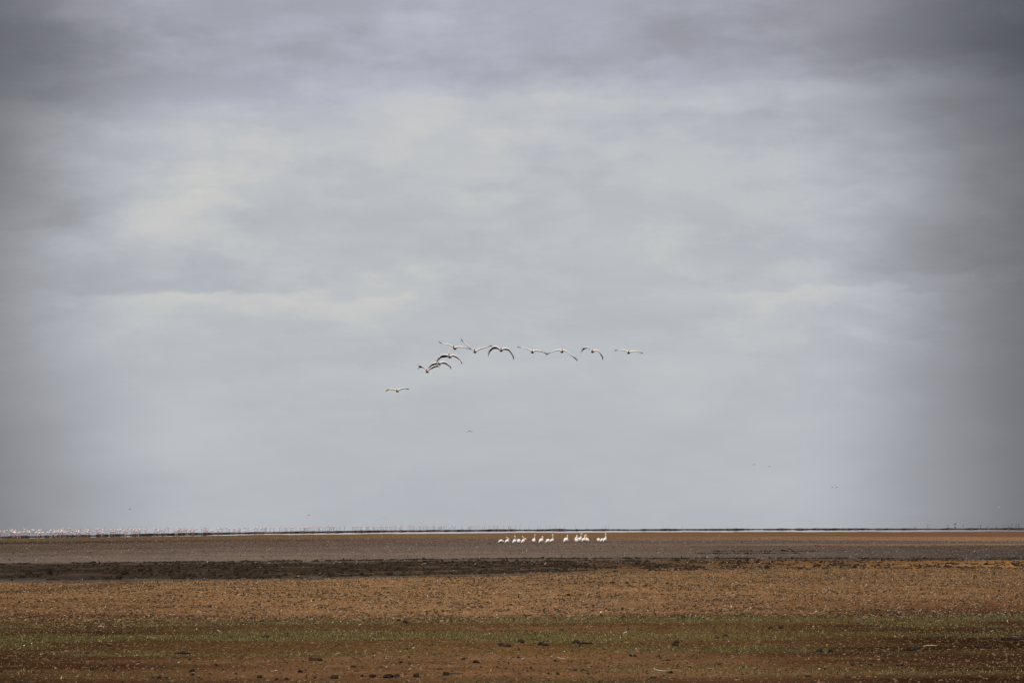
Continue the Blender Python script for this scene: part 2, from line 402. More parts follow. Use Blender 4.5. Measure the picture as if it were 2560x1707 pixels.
Xl = np.concatenate([Xl, X2]); Yl = np.concatenate([Yl, Y2]); n = len(Xl)
clods('weed_wrack', Xl, Yl, lnorm(n, .13, .45), lnorm(n, .032, .5), np.array([.022, .016, .012]) * RNG.uniform(.6, 1.6, (n, 1)), M_CLOD,
      'thin broken line of dark weed washed up on the mud')
# clods on the dry belt
X, Y = region(150000, 1400, 1568)
px = np.clip(1280 + F * X / Y, 0, 2560); py = HOR + K / Y
topd = np.maximum(band_y(10, px) - np.interp(px, [0, 1280, 1700, 2560], [0, 4, 10, 10]), band_y(7, px))
cn = fbm(X / 1.2, Y / 3.2, 101, 4)
keep = (py > topd) & (py < band_y(12, px) + 14) & (RNG.uniform(0, 1, len(X)) < np.clip((cn - .38) * 5.5, .10, 1))
X, Y = X[keep], Y[keep]; n = len(X)
kind = RNG.uniform(0, 1, n)
base = np.where(kind[:, None] < .60, np.array([.055, .036, .021]), np.where(kind[:, None] < .95, np.array([.19, .12, .062]), np.array([.40, .31, .20])))
clods('soil_clods', X, Y, lnorm(n, .027, .55) * np.where(kind > .95, .6, 1), lnorm(n, .020, .5) * np.where(kind > .95, .6, 1), base * RNG.uniform(.6, 1.4, (n, 1)), M_CLOD, 'small crumbly clods of soil strewn over the dry orange belt')
# crumbs in the foreground
X, Y = region(30000, 1535, 1720); n = len(X)
kind = RNG.uniform(0, 1, n)
base = np.where(kind[:, None] < .6, np.array([.05, .032, .018]), np.array([.17, .11, .06]))
clods('soil_crumbs', X, Y, lnorm(n, .016, .5), lnorm(n, .011, .5), base * RNG.uniform(.6, 1.4, (n, 1)), M_CLOD, 'fine crumbs of soil and dung scattered over the foreground')

def flecks(name, X, Y, L, cols, label, lift=.012):
    """little curled feathers and straws: bent strips lying or standing at odd angles"""
    n = len(X); th = RNG.uniform(0, 2 * np.pi, n); tilt = np.abs(RNG.normal(0, .32, n)); wd = L * RNG.uniform(.12, .4, n)
    dx, dy, dz = np.cos(th) * np.cos(tilt), np.sin(th) * np.cos(tilt), np.sin(tilt)
    nx, ny = -np.sin(th), np.cos(th)
    V = np.zeros((n, 6, 3))
    for k_, (t_, up) in enumerate(((0, 0), (.5, .14), (1, .05))):
        for s_ in (0, 1):
            sg = (s_ - .5) * wd * (1 if k_ == 1 else .6)
            V[:, k_ * 2 + s_, 0] = X + dx * L * t_ + nx * sg
            V[:, k_ * 2 + s_, 1] = Y + dy * L * t_ + ny * sg
            V[:, k_ * 2 + s_, 2] = lift + dz * L * t_ + up * L + (s_ * .35 * wd)
    f = np.array([(0, 1, 3, 2), (2, 3, 5, 4)]); ff = (f[None] + (np.arange(n) * 6)[:, None, None]).reshape(-1)
    me = mesh_np(name, V.reshape(-1, 3), ff, np.full(n * 2, 4), np.repeat(cols, 6, 0), M_PALE, True)
    return tag(link(name, me), label=label, kind='stuff')
X, Y = region(90000, 1344, 1412); n = len(X)
flecks('mud_crumbs', X, Y, lnorm(n, .075, .4), np.where(RNG.uniform(0, 1, (n, 1)) < .5, np.array([.23, .19, .165]), np.array([.10, .08, .068])) * RNG.uniform(.7, 1.3, (n, 1)), 'crumbs and curled flakes of drying mud on the flats')
X, Y = region(9000, 1338, 1470); cn = fbm(X / 4, Y / 30, 111, 3); k_ = cn > .47; X, Y = X[k_], Y[k_]; n = len(X)
flecks('feather_litter', X, Y, np.minimum(lnorm(n, .05, .45), .14), np.array([.62, .58, .52]) * RNG.uniform(.5, 1.2, (n, 1)), 'tiny pale feathers strewn over the mud flats')
X, Y = region(6500, 1445, 1715); n = len(X); straw = RNG.uniform(0, 1, (n, 1)) < .55
flecks('straw_litter', X, Y, np.minimum(lnorm(n, .024, .5), .09), np.where(straw, np.array([.36, .27, .13]), np.array([.52, .47, .41])) * RNG.uniform(.6, 1.2, (n, 1)),
       'bits of pale straw and feathers scattered on the near plain')

X, Y = region(230000, 1404, 1572); px = np.clip(1280 + F * X / Y, 0, 2560); py = HOR + K / Y
topd = np.maximum(band_y(10, px) - np.interp(px, [0, 1280, 1700, 2560], [0, 2, 8, 8]), band_y(7, px) + 1)
k_ = (py > topd) & (py < band_y(12, px) + 16); X, Y = X[k_], Y[k_]; n = len(X)
mixc = RNG.uniform(0, 1, (n, 1)); mixc = np.where(mixc < .5, np.array([.10, .066, .038]), np.where(mixc < .93, np.array([.25, .175, .105]), np.array([.40, .33, .24])))
flecks('soil_grit', X, Y, np.minimum(lnorm(n, .040, .4), .10), mixc * RNG.uniform(.7, 1.3, (n, 1)), 'grit and crumbled crust covering the dry belt')
X, Y = region(60000, 1560, 1720); n = len(X)
mixc = np.where(RNG.uniform(0, 1, (n, 1)) < .6, np.array([.075, .05, .03]), np.array([.20, .14, .085]))
flecks('fine_grit', X, Y, np.minimum(lnorm(n, .018, .4), .05), mixc * RNG.uniform(.7, 1.3, (n, 1)), 'fine grit on the bare foreground soil')

# short grass
def grass():
    X, Y = region(600000, 1522, 1725)
    _, g, py, px = soil(X, Y)
    k_ = (RNG.uniform(0, 1, len(X)) < g * .85) & (vnoise(X / .17, Y / .17, 121) > .5)
    X, Y, py = X[k_], Y[k_], py[k_]; n = len(X)
    h = np.minimum(lnorm(n, .026, .45), .075); w = h * RNG.uniform(.1, .2, n); th = RNG.uniform(0, 2 * np.pi, n); ln = RNG.uniform(.1, .9, n) * h
    la = RNG.uniform(0, 2 * np.pi, n)
    V = np.zeros((n, 3, 3))
    V[:, 0] = np.stack([X - np.cos(th) * w, Y - np.sin(th) * w, 0 * X], -1)
    V[:, 1] = np.stack([X + np.cos(th) * w, Y + np.sin(th) * w, 0 * X], -1)
    V[:, 2] = np.stack([X + np.cos(la) * ln, Y + np.sin(la) * ln, h], -1)
    k = RNG.uniform(0, 1, (n, 1)); far = np.clip((1580 - py) / 50, 0, 1)[:, None]
    col = np.where(k < .60, np.array([.125, .116, .036]) * (1 - far) + np.array([.095, .108, .056]) * far, np.array([.26, .20, .085])) * RNG.uniform(.6, 1.4, (n, 1))
    me = mesh_np('grass', V.reshape(-1, 3), np.arange(n * 3), np.full(n, 3), np.repeat(col, 3, 0), M_GRASS, False)
    tag(link('grass', me), label='short thin grass growing in belts across the near plain', kind='stuff')
grass()

# ------------------------------------------------------------------ single lumps, sticks and white bits near the viewpoint
def lump_mesh(seed, mat, col):
    import bmesh
    bm = bmesh.new(); bmesh.ops.create_icosphere(bm, subdivisions=2, radius=.5)
    r = random.Random(seed); off = Vector((r.random() * 9, r.random() * 9, 0))
    for v in bm.verts:
        p = v.co * 3 + off
        k = 1 + (vnoise(np.array([p.x]), np.array([p.y + p.z * 1.7]), seed)[0] - .5) * .9
        v.co = Vector((v.co.x * k, v.co.y * k, max(v.co.z * k, -.25) + .22))
    me = bpy.data.meshes.new('lump'); bm.to_mesh(me); bm.free()
    a = me.color_attributes.new('tint', 'FLOAT_COLOR', 'POINT')
    for d in a.data: 
        q = r.uniform(.75, 1.25); d.color = (col[0] * q, col[1] * q, col[2] * q, 1)
    me.materials.append(mat); return me
LUMPS = [lump_mesh(i, M_DUNG, (.034, .026, .018)) for i in range(6)]
CLODS = [(272, 1612, 8, 5), (458, 1629, 14, 9), (444, 1631, 14, 5), (470, 1631, 16, 5), (220, 1630, 8, 5), (375, 1623, 6, 5), (232, 1669, 18, 4), (85, 1677, 4, 8), (108, 1677, 8, 5), (4, 1676, 8, 6),
 (482, 1674, 10, 7), (482, 1684, 8, 6), (399, 1691, 10, 7), (418, 1691, 6, 5), (382, 1691, 5, 5), (560, 1671, 5, 5), (543, 1661, 6, 4), (411, 1681, 5, 3), (592, 1682, 5, 4), (45, 1703, 18, 6),
 (68, 1704, 20, 7), (425, 1705, 12, 5), (308, 1702, 6, 4), (666, 1590, 16, 6), (780, 1646, 14, 7), (797, 1646, 18, 8), (752, 1676, 12, 7), (651, 1689, 12, 8), (692, 1696, 8, 6), (718, 1695, 8, 6),
 (837, 1690, 18, 8), (790, 1691, 10, 5), (905, 1687, 10, 5), (933, 1687, 16, 8), (972, 1688, 20, 10), (993, 1687, 12, 8), (1041, 1686, 14, 9), (1115, 1681, 14, 11), (1191, 1652, 16, 7), (1158, 1645, 10, 5),
 (1001, 1653, 8, 6), (1025, 1657, 8, 4), (885, 1664, 12, 5), (998, 1548, 8, 6), (1014, 1553, 14, 7), (1250, 1609, 14, 8), (1268, 1612, 16, 6), (1350, 1608, 12, 9), (1364, 1610, 14, 7), (1440, 1602, 16, 11),
 (1458, 1605, 14, 6), (1474, 1606, 12, 5), (1690, 1603, 12, 7), (1685, 1610, 16, 5), (1303, 1601, 14, 9), (1576, 1636, 7, 7), (1586, 1637, 8, 6), (1647, 1638, 6, 4), (1296, 1641, 8, 4), (1388, 1650, 5, 6),
 (1670, 1648, 10, 4), (1723, 1665, 5, 5), (1694, 1659, 5, 3), (1436, 1673, 8, 5), (1394, 1682, 7, 6), (1371, 1681, 6, 5), (1470, 1681, 6, 4), (1633, 1691, 14, 5), (1676, 1678, 12, 6), (1797, 1658, 7, 4),
 (1812, 1587, 10, 5), (1792, 1593, 6, 5), (1403, 1573, 10, 4), (1462, 1580, 10, 4), (2048, 1623, 14, 9), (2074, 1625, 12, 8), (2282, 1621, 14, 8), (2263, 1622, 10, 5), (2206, 1629, 26, 4), (2144, 1631, 5, 4),
 (2129, 1659, 12, 6), (2175, 1659, 10, 5), (2244, 1660, 20, 4), (2018, 1688, 14, 3), (2031, 1705, 12, 6), (2115, 1691, 14, 4), (2061, 1670, 6, 5), (1951, 1566, 10, 7), (1925, 1568, 8, 6), (2243, 1535, 8, 5),
 (2380, 1564, 8, 4), (2515, 1593, 26, 6), (2545, 1595, 30, 6), (2545, 1603, 20, 5), (1438, 1457, 7, 5), (1532, 1455, 10, 5), (1566, 1456, 8, 5), (1421, 1485, 9, 6), (1667, 1457, 8, 5), (1539, 1427, 10, 5)]
SPECIAL = {(85, 1677, 4, 8): 'narrow upright dark dung lump on bare soil near the lower left corner',
 (458, 1629, 14, 9): 'tallest dark dung lump of a low heap in the grass at lower left',
 (1115, 1681, 14, 11): 'tall dark dung lump with a thin stick lying against its right side',
 (972, 1688, 20, 10): 'widest lump of the row of dark dung along the bottom edge',
 (1191, 1652, 16, 7): 'flat-topped dark dung cake alone on pale bare soil near the bottom',
 (1440, 1602, 16, 11): 'tall dark dung lump at the left end of a low heap in yellow grass',
 (2048, 1623, 14, 9): 'left one of two neighbouring dark dung lumps in grass at lower right',
 (2074, 1625, 12, 8): 'right one of two neighbouring dark dung lumps in grass at lower right',
 (1576, 1636, 7, 7): 'taller of two small dung balls side by side on bare soil',
 (1586, 1637, 8, 6): 'lower of two small dung balls side by side on bare soil',
 (482, 1674, 10, 7): 'upper of two dark dung balls one behind the other at lower left',
 (2282, 1621, 14, 8): 'pointed dark dung lump in grass at lower right',
 (2545, 1595, 30, 6): 'long dark low dung heap at the right picture edge',
 (1014, 1553, 14, 7): 'dark dung lump where the green grass begins at centre left'}
def where(px, py):
    row = ('along the bottom edge' if py > 1684 else 'just above the bottom edge' if py > 1658 else 'on the bare strip near the bottom' if py > 1632 else
           'in the olive grass belt' if py > 1585 else 'where the grass begins' if py > 1525 else 'on the dry orange belt')
    col = ['at far left', 'left of centre', 'near the middle', 'right of centre', 'at far right'][min(max(int(px / 512), 0), 4)]
    return row + ' ' + col
for i, cdef in enumerate(CLODS):
    px, py, w, h = cdef
    yb = py + h / 2; D = gdist(yb); s = F / D
    o = link('dung_lump', LUMPS[i % 6], None, ((px - 1280) / F * D, D, 0), random.uniform(0, 6.28))
    o.scale = (w / s * 1.12, w / s * 1.12, h / s * 1.5)
    size = 'tiny' if w < 7 else ('small' if w < 11 else 'large'); shape = 'long flat' if w / h > 2.6 else ('upright' if h / w > .78 else 'rounded')
    tag(o, SPECIAL.get(cdef, f'{size} {shape} dark dung lump {where(px, py)}'), 'dung lump', 'dark dung lumps on the plain')

def tube(pts, rad, ring=6, rz=None, col=None, cap=True):
    """a lofted tube through pts; returns verts, faces, colours"""
    P = [Vector(p) for p in pts]; V = []; Fc = []
    n = len(P)
    for i, p in enumerate(P):
        t = (P[min(i + 1, n - 1)] - P[max(i - 1, 0)]).normalized()
        up = Vector((0, 0, 1)) if abs(t.z) < .93 else Vector((0, 1, 0))
        sd_ = t.cross(up).normalized(); u = sd_.cross(t).normalized()
        for k in range(ring):
            a = 2 * math.pi * k / ring
            V.append(p + sd_ * (math.cos(a) * rad[i]) + u * (math.sin(a) * (rz[i] if rz else rad[i])))
    for i in range(n - 1):
        for k in range(ring):
            k2 = (k + 1) % ring
            Fc.append((i * ring + k, i * ring + k2, (i + 1) * ring + k2, (i + 1) * ring + k))
    if cap:
        Fc.append(tuple(range(ring))[::-1]); Fc.append(tuple((n - 1) * ring + k for k in range(ring)))
    return V, Fc
class MB:
    def __init__(s): s.v = []; s.f = []; s.c = []
    def add(s, vf, col):
        v, f = vf; b = len(s.v)
        for i, p in enumerate(v):
            s.v.append(tuple(p)); s.c.append(col(Vector(p)) if callable(col) else col)
        s.f += [tuple(q + b for q in t) for t in f]
    def mesh(s, name, mat, smooth=True):
        fl = [q for t in s.f for q in t]
        return mesh_np(name, s.v, fl, [len(t) for t in s.f], np.array(s.c), mat, smooth)

def stick(name, pts, wpx, col, label, cat, group=None):
    """a bent stick, bone or straw lying on the ground, through picture positions"""
    D = gdist(max(p[1] for p in pts) + .5); s = F / D; o0 = Vector(((pts[0][0] - 1280) / F * D, D, 0))
    P = [((p[0] - pts[0][0]) / s, random.uniform(-.05, .05), max((max(q[1] for q in pts) - p[1]) / s, 0) + wpx / s * .5) for p in pts]
    if len(P) < 4:
        P2 = []
        for a, b in zip(P, P[1:]):
            P2 += [a, tuple((x + y) / 2 + random.uniform(-.006, .006) for x, y in zip(a, b))]
        P = P2 + [P[-1]]
    m = MB(); r = [wpx / s * .5 * random.uniform(.7, 1.15) for _ in P]; r[-1] *= .5
    m.add(tube(P, r, 6), lambda p: tuple(c * random.uniform(.8, 1.15) for c in col))
    o = link(name, m.mesh(name, M_PALE), None, o0)
    return tag(o, label, cat, group)
PALE = (.55, .46, .33); STRAW = (.45, .33, .15); DARKW = (.03, .022, .015)
stick('dry_stick', [(1394, 1642), (1400, 1644.5), (1409, 1645), (1417, 1648)], 2.6, PALE, 'pale forked-looking stick on bare soil beside a dark dung lump', 'stick')
stick('dry_stick', [(1417, 1648.8), (1428, 1649.6), (1439, 1650)], 1.4, DARKW, 'thin dark stick trailing right from a pale stick on bare soil', 'stick')
stick('dry_stick', [(1634, 1669), (1638, 1673), (1652, 1676), (1668, 1676)], 2.6, PALE, 'bent pale stick lying on grassy soil near the bottom centre right', 'stick')
stick('dry_stick', [(1669, 1674), (1685, 1673), (1702, 1672.5)], 1.6, STRAW, 'thin straight straw-coloured stick right of the bent pale stick', 'stick')
stick('dry_stick', [(1699, 1676), (1704, 1681)], 2.2, PALE, 'short pale stub of stick slanting down right of the bent stick', 'stick')
stick('dry_stick', [(1764, 1668), (1772, 1669), (1782, 1670.5)], 1.6, PALE, 'straight thin pale stick in front of the green patch at lower right', 'stick')
stick('dry_stick', [(1700, 1666), (1712, 1665), (1726, 1664)], 1.8, DARKW, 'dark thin stick ending at a small dark lump on bare soil', 'stick')
stick('dry_stick', [(1120, 1682), (1140, 1682.4), (1159, 1682.6)], 2.6, DARKW, 'dark stick stretching right from the tall dark dung lump', 'stick')
stick('dry_stick', [(1016, 1674), (1023, 1671.5), (1030, 1669.5)], 1.8, (.5, .36, .14), 'short golden straw slanting up on bare soil', 'straw')
stick('dry_stick', [(676, 1653), (690, 1652.5), (708, 1653.5), (720, 1654)], 2.0, DARKW, 'long thin dark stick on soil at lower left centre', 'stick')
stick('dry_stick', [(876, 1665), (893, 1663), (915, 1663.5)], 2.0, DARKW, 'dark crooked stick on pale bare soil left of centre', 'stick')
stick('dry_stick', [(2307, 1614), (2316, 1612.5), (2343, 1612)], 2.2, (.5, .42, .26), 'pale stick lying in dark grass at lower right', 'stick')
stick('dry_stick', [(1655, 1566.5), (1666, 1568), (1678, 1569)], 2.0, DARKW, 'short dark stick on dark red soil right of centre', 'stick')
stick('dry_stick', [(2230, 1550.5), (2245, 1551), (2272, 1552)], 2.0, DARKW, 'dark stick on the dark soil at right', 'stick')
stick('dry_stick', [(545, 1574), (551, 1578), (557, 1580)], 1.6, (.6, .52, .34), 'curved pale straw in green grass at left', 'straw')
stick('dry_stick', [(838, 1634), (846, 1632), (853, 1630.5)], 1.6, (.5, .4, .2), 'slanting pale straw in grass left of centre', 'straw')
stick('dry_stick', [(1031, 1621), (1035, 1618.5), (1038, 1616)], 2.4, (.62, .53, .4), 'short pale bone-like stick tilted up in the grass near centre', 'stick')
WHITES = [(119, 1509, 7, 4), (217, 1519, 9, 3), (353, 1521, 6, 3), (780, 1545, 4, 6), (674, 1547, 5, 4), (772, 1547, 8, 2.5), (844, 1553, 3, 5), (984, 1556, 7, 4), (947, 1558, 7, 3), (894, 1614, 4, 5), (427, 1588, 9, 3), (472, 1592, 6, 3),
 (32, 1621, 2, 8), (1318, 1545, 12, 4), (1505, 1545, 6, 4), (1707, 1558, 6, 4), (2048, 1670, 8, 4), (2107, 1669, 8, 4), (2022, 1533, 8, 3), (2062, 1513, 4, 5), (2079, 1508, 3, 4), (1866, 1627, 6, 3), (1590, 1620, 4, 4), (1640, 1490, 10, 3),
 (945, 1577, 8, 2.5), (384, 1593, 5, 3), (1063, 1525, 8, 3), (2250, 1668, 8, 3), (2330, 1480, 9, 3), (2148, 1569, 6, 3), (1960, 1484, 7, 4)]
def feather_mesh(seed):
    r = random.Random(seed); m = MB(); n = 7
    V = []; Fc = []
    for i in range(n):
        t = i / (n - 1); w = .22 * math.sin(math.pi * (.12 + .83 * t)); z = .10 + .8 * math.sin(t * 2.2) * (.4 + .3 * r.random())
        for s_ in (-1, 0, 1): V.append((t - .5, s_ * w, z + (.10 if s_ else 0)))
    for i in range(n - 1):
        for k in (0, 1): Fc.append((i * 3 + k, i * 3 + k + 1, i * 3 + k + 4, i * 3 + k + 3))
    m.add((V, Fc), (.74, .71, .65)); return m.mesh('feather', M_PALE)
FEA = [feather_mesh(i) for i in range(4)]
WL = {(32, 1621, 2, 8): 'white feather standing upright on dark soil near the left edge', (119, 1509, 7, 4): 'bright white feather on the dry soil at far left',
      (1318, 1545, 12, 4): 'large white feather at the upper edge of the grass near centre', (780, 1545, 4, 6): 'white feather standing in the grass edge left of centre',
      (2048, 1670, 8, 4): 'left one of two white feathers in grass at lower right', (2107, 1669, 8, 4): 'right one of two white feathers in grass at lower right',
      (894, 1614, 4, 5): 'small bright white feather in green grass left of centre'}
for i, wd in enumerate(WHITES):
    px, py, w, h = wd; D = gdist(py + h / 2); s = F / D
    o = link('feather', FEA[i % 4], None, ((px - 1280) / F * D, D, .004), random.uniform(-.5, .5) + (math.pi if i % 2 else 0))
    o.scale = (w / s, w / s * 1.2 + .03, h / s * 1.0)
    tag(o, WL.get(wd, ('upright' if h > w else 'curled' if w < 7 else 'flat') + ' white feather ' + where(px, py)), 'feather', 'white feathers lying on the near plain')

# ------------------------------------------------------------------ birds
WHITE = (.80, .78, .74); OCHRE = (.34, .22, .13); BLACK = (.012, .011, .013); PINK = (.72, .40, .30); BILL = (.55, .33, .10); LEGC = (.45, .22, .14)
def resample(pts, n, t1=1.0):
    P = np.array(pts, float); d = np.r_[0, np.cumsum(np.linalg.norm(np.diff(P, axis=0), axis=1))]; d /= d[-1]
    t = np.linspace(0, t1, n)
    def cr(c):                                     # smooth interpolation through the joints
        v = np.interp(np.linspace(0, 1, 60), d, P[:, c]); k = np.ones(9) / 9
        e = np.concatenate([np.full(4, v[0]) + (v[0] - v[1]) * np.arange(4, 0, -1), v, np.full(4, v[-1]) + (v[-1] - v[-2]) * np.arange(1, 5)])
        return np.interp(t, np.linspace(0, 1, 60), np.convolve(e, k, 'valid'))
    return np.stack([cr(0), cr(1)], -1)
def wing(mb, side, pts, drop, s):
    """pts: leading edge (x, z) in metres from shoulder to tip; drop: how far the rear edge hangs at root, middle, tip"""
    n = 14; L = resample(pts, n, .86); tip = resample(pts, 3, 1.0)[-1]
    V = []; cols = []; Fc = []
    ch = np.interp(np.linspace(0, 1, n), [0, .15, .5, .75, 1], [.40, .46, .42, .36, .26])
    th = np.interp(np.linspace(0, 1, n), [0, .2, .6, 1], [.088, .076, .060, .018])
    sw = np.interp(np.linspace(0, 1, n), [0, .5, .7, 1], [0, -.14, -.12, .06])
    dr = np.interp(np.linspace(0, 1, n), [0, .5, 1], drop)
    for i in range(n):
        x, z = L[i]; t = i / (n - 1); d = min(dr[i], ch[i] * .95); dy = math.sqrt(max(ch[i] ** 2 - d * d, .01))
        y = sw[i]; q = th[i]
        sec = [(0, q * .9), (-q * .7, 0), (0, -q * .9), (.16, -q * .7), (.55, -q * .2), (1, 0), (.55, q * .35), (.25, q * .9)]
        for k, (c_, zz) in enumerate(sec):
            yy = y + (c_ * dy if c_ > 0 else c_); V.append((x, yy, z + zz - max(c_, 0) * d))
            tipd = t > .90; band = .80 < t <= .90
            if tipd: col = BLACK
            elif k in (4, 5): col = BLACK
            elif k == 3: col = BLACK if t > .12 else OCHRE
            elif k == 6: col = (.5, .48, .46)
            elif k == 2: col = (.74, .70, .66) if not band else (.7, .7, .68)
            else: col = WHITE
            cols.append(col)
    R = 8
    for i in range(n - 1):
        for k in range(R):
            k2 = (k + 1) % R; q = (i * R + k, i * R + k2, (i + 1) * R + k2, (i + 1) * R + k)
            Fc.append(q if side > 0 else q[::-1])
    b = len(mb.v); mb.v += V; mb.c += cols; mb.f += [tuple(j + b for j in f) for f in Fc]
    # spread primaries at the tip
    e = L[-1]; dirx = (tip - e); ln = np.linalg.norm(dirx); 
    d = min(dr[-1], ch[-1] * .95); dy = math.sqrt(max(ch[-1] ** 2 - d * d, .01))
    for k in range(5):
        f = k / 4
        a = np.array([e[0], sw[-1] + f * dy * .9, e[1] - f * d * .9])
        l = (1.12 - .1 * k) * ln + .05
        u = dirx / (ln + 1e-6)
        tipp = a + np.array([u[0] * l, .10 * f + .04, u[1] * l - f * (.10 + .5 * d)])
        mid = (a + tipp) / 2 + np.array([0, 0, .012])
        mb.add(tube([a, mid, tipp], [.030, .026, .010], 4, [.010, .009, .004]), BLACK)
def flying(idx, D, body, r, head, lw, rw, dl, dr, label):
    s = F / D; o0 = at(body[0], body[1], D)
    def loc(p, y=0): return ((p[0] - body[0]) / s, (body[1] - p[1]) / s)
    R = r / s; hx, hz = loc(head); mb = MB()
    yaw = hx * .45
    path = [(-yaw * 1.1, .70, .0), (-yaw * .9, .58, .01), (-yaw * .6, .42, .01), (-yaw * .3, .2, 0), (0, -.02, 0), (yaw * .3, -.22, -.005), (yaw * .6, -.36, .01), (hx * .7, -.44, hz * .30), (hx * .9, -.44, hz * .62), (hx, -.50, hz * .92), (hx * 1.05, -.60, hz * .98), (hx * 1.08, -.68, hz * .93)]
    rx = [.03, .07, R * .6, R * .9, R * 1.0, R * .95, R * .66, .075, .055, .055, .055, .03]
    rz = [.012, .02, R * .5, R * .85, R * 1.0, R * .98, R * .68, .075, .055, .055, .058, .035]
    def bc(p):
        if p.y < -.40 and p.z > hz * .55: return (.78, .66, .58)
        return WHITE if p.z > R * .05 else ((.50, .36, .24) if p.z > -R * .3 else (.15, .09, .06))  # ochre breast; the dark belly is underside shade painted into the plumage
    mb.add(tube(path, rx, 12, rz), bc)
    sh = R * .15
    wing(mb, -1, [loc((body[0] - r * .35, lw[0][1] + .6))] + [loc(p) for p in lw], [1.4 * d / s for d in dl], s)
    wing(mb, 1, [loc((body[0] + r * .35, rw[0][1] + .6))] + [loc(p) for p in rw], [1.4 * d / s for d in dr], s)
    o = link('pelican', mb.mesh('pelican', M_FEATHER), None, o0)
    bl = MB(); bl.add(tube([(hx * 1.05, -.64, hz * .95), (hx * 1.1, -.80, hz * .72), (hx * 1.15, -1.0, hz * .45)], [.03, .024, .012], 6, [.02, .014, .008]), PINK)
    b_ = link('bill', bl.mesh('bill', M_HORN), o)
    po = MB(); po.add(tube([(hx * 1.02, -.58, hz * .78), (hx * 1.08, -.74, hz * .52), (hx * 1.13, -.92, hz * .40)], [.03, .04, .012], 6, [.06, .06, .015]), (.30, .15, .06))
    link('pouch', po.mesh('pouch', M_HORN), b_)
    for sx in (-1, 1):
        ft = MB(); ft.add(tube([(sx * .05 - yaw * .5, .36, -R * .55), (sx * .05 - yaw * .8, .55, -R * .35), (sx * .06 - yaw, .66, -R * .3)], [.018, .015, .04], 5, [.018, .013, .006]), LEGC)
        link('foot', ft.mesh('foot', M_HORN), o)
    tag(o, label, 'pelican', 'pelicans flying in a line across the sky')
flying(1, 520, (993.5, 976.8), 4.1, (992, 972.6), [(990, 974.5), (985, 972.8), (978, 972.3), (973, 972.5), (969, 974), (965, 975.4)], [(996.5, 974), (1001, 972), (1006, 970.7), (1011, 970.7), (1016, 971.5), (1022, 971.5)], (1, 1.4, 1), (1.6, 1.4, .8),
       'lone pelican gliding lowest in the sky with nearly level wings')
flying(2, 455, (1068, 928.5), 4.2, (1066.5, 921.5), [(1064.5, 924.5), (1061, 920), (1056, 915.5), (1051, 913.8), (1044.5, 912.8)], [(1071, 924), (1078, 918.5), (1085, 915), (1092, 913.5), (1099, 912.6)], (1, 1.6, 4.5), (1.5, 3.2, 2.5),
       'flying pelican with wings raised in a V overlapping the bird behind it')
flying(3, 465, (1099, 908.8), 4.3, (1096.5, 903.6), [(1094, 906.5), (1088, 907), (1080, 909), (1075.5, 914), (1069.5, 921)], [(1103, 905.5), (1109, 904.7), (1115, 905.8), (1120, 911), (1128, 918)], (2, 4, 2.5), (2, 3.6, 1.5),
       'flying pelican with arched wings just above the one with V-raised wings')
flying(4, 450, (1124.5, 891.6), 4.6, (1122, 883), [(1118, 887), (1110, 886.8), (1104, 887), (1099, 893), (1091, 901)], [(1128, 888), (1134, 887.5), (1140, 889.5), (1146, 895), (1150, 900), (1155, 907)], (3.5, 5, 2.5), (2, 3.2, .6),
       'flying pelican with broad black underwing sharply bent on the left')
flying(5, 455, (1137.3, 870), 4.7, (1133.5, 863), [(1132.5, 867), (1126, 863), (1118, 860.3), (1110, 860), (1104, 858.5), (1097.5, 853)], [(1142, 867.5), (1149, 866.5), (1156, 867.5), (1163, 869), (1170, 870.5), (1178, 871.2)], (.5, .5, .6), (1.6, .9, .8),
       'gliding pelican with left wing tip curled up and right wing level')
flying(6, 450, (1187.5, 879), 4.3, (1186, 871.6), [(1184, 875), (1177, 868.5), (1168, 862), (1160, 856.5), (1156, 852), (1152, 845)], [(1192, 875.5), (1200, 872), (1209, 869), (1219, 867), (1224, 865), (1231, 862.7)], (.3, .3, 1.5), (1.4, 1.3, .5),
       'flying pelican with one long wing raised steeply up to the left')
flying(7, 440, (1253, 875.5), 4.4, (1252, 868), [(1248.5, 871.5), (1243, 867.5), (1235, 865.5), (1231, 868), (1226, 873), (1220, 880)], [(1257, 871.5), (1264, 870.5), (1271, 871.5), (1276, 877), (1280, 884), (1285, 892)], (2, 4.2, 4.5), (2.2, 3.4, 3),
       'flying pelican with both wings bowed down and splayed black tips')
flying(8, 455, (1331, 879.6), 4.3, (1330, 875.2), [(1326.5, 876.5), (1321, 873.5), (1315, 870.5), (1307, 869.3), (1301, 869), (1294, 865.5)], [(1335, 876.5), (1343, 876), (1350, 877), (1357, 879.5), (1362, 881.5), (1368, 884.2)], (1.2, .8, .3), (1.4, 1.4, .8),
       'gliding pelican whose right wing tip meets the next pelican in the line')
flying(9, 455, (1405, 878.6), 4.2, (1405, 872.4), [(1401, 875), (1395, 874.5), (1388, 876), (1380, 879.5), (1374, 882), (1366, 884.2)], [(1409, 874.5), (1416, 878), (1423, 883), (1428, 888), (1434, 892), (1444, 898)], (1.4, 1, .6), (.3, .3, 1.8),
       'flying pelican with long right wing slanting down to a dark tip')
flying(10, 460, (1481.5, 878.6), 4.1, (1480, 873.2), [(1478, 875.5), (1474, 870.5), (1467, 868), (1461, 869), (1457, 871), (1453, 873)], [(1486, 876.3), (1492, 875.5), (1497, 878), (1501, 883), (1504, 887), (1508, 892)], (.4, 1, 4), (1.4, .8, 3.5),
       'small flying pelican with drooping wings and paddle-like black tips')
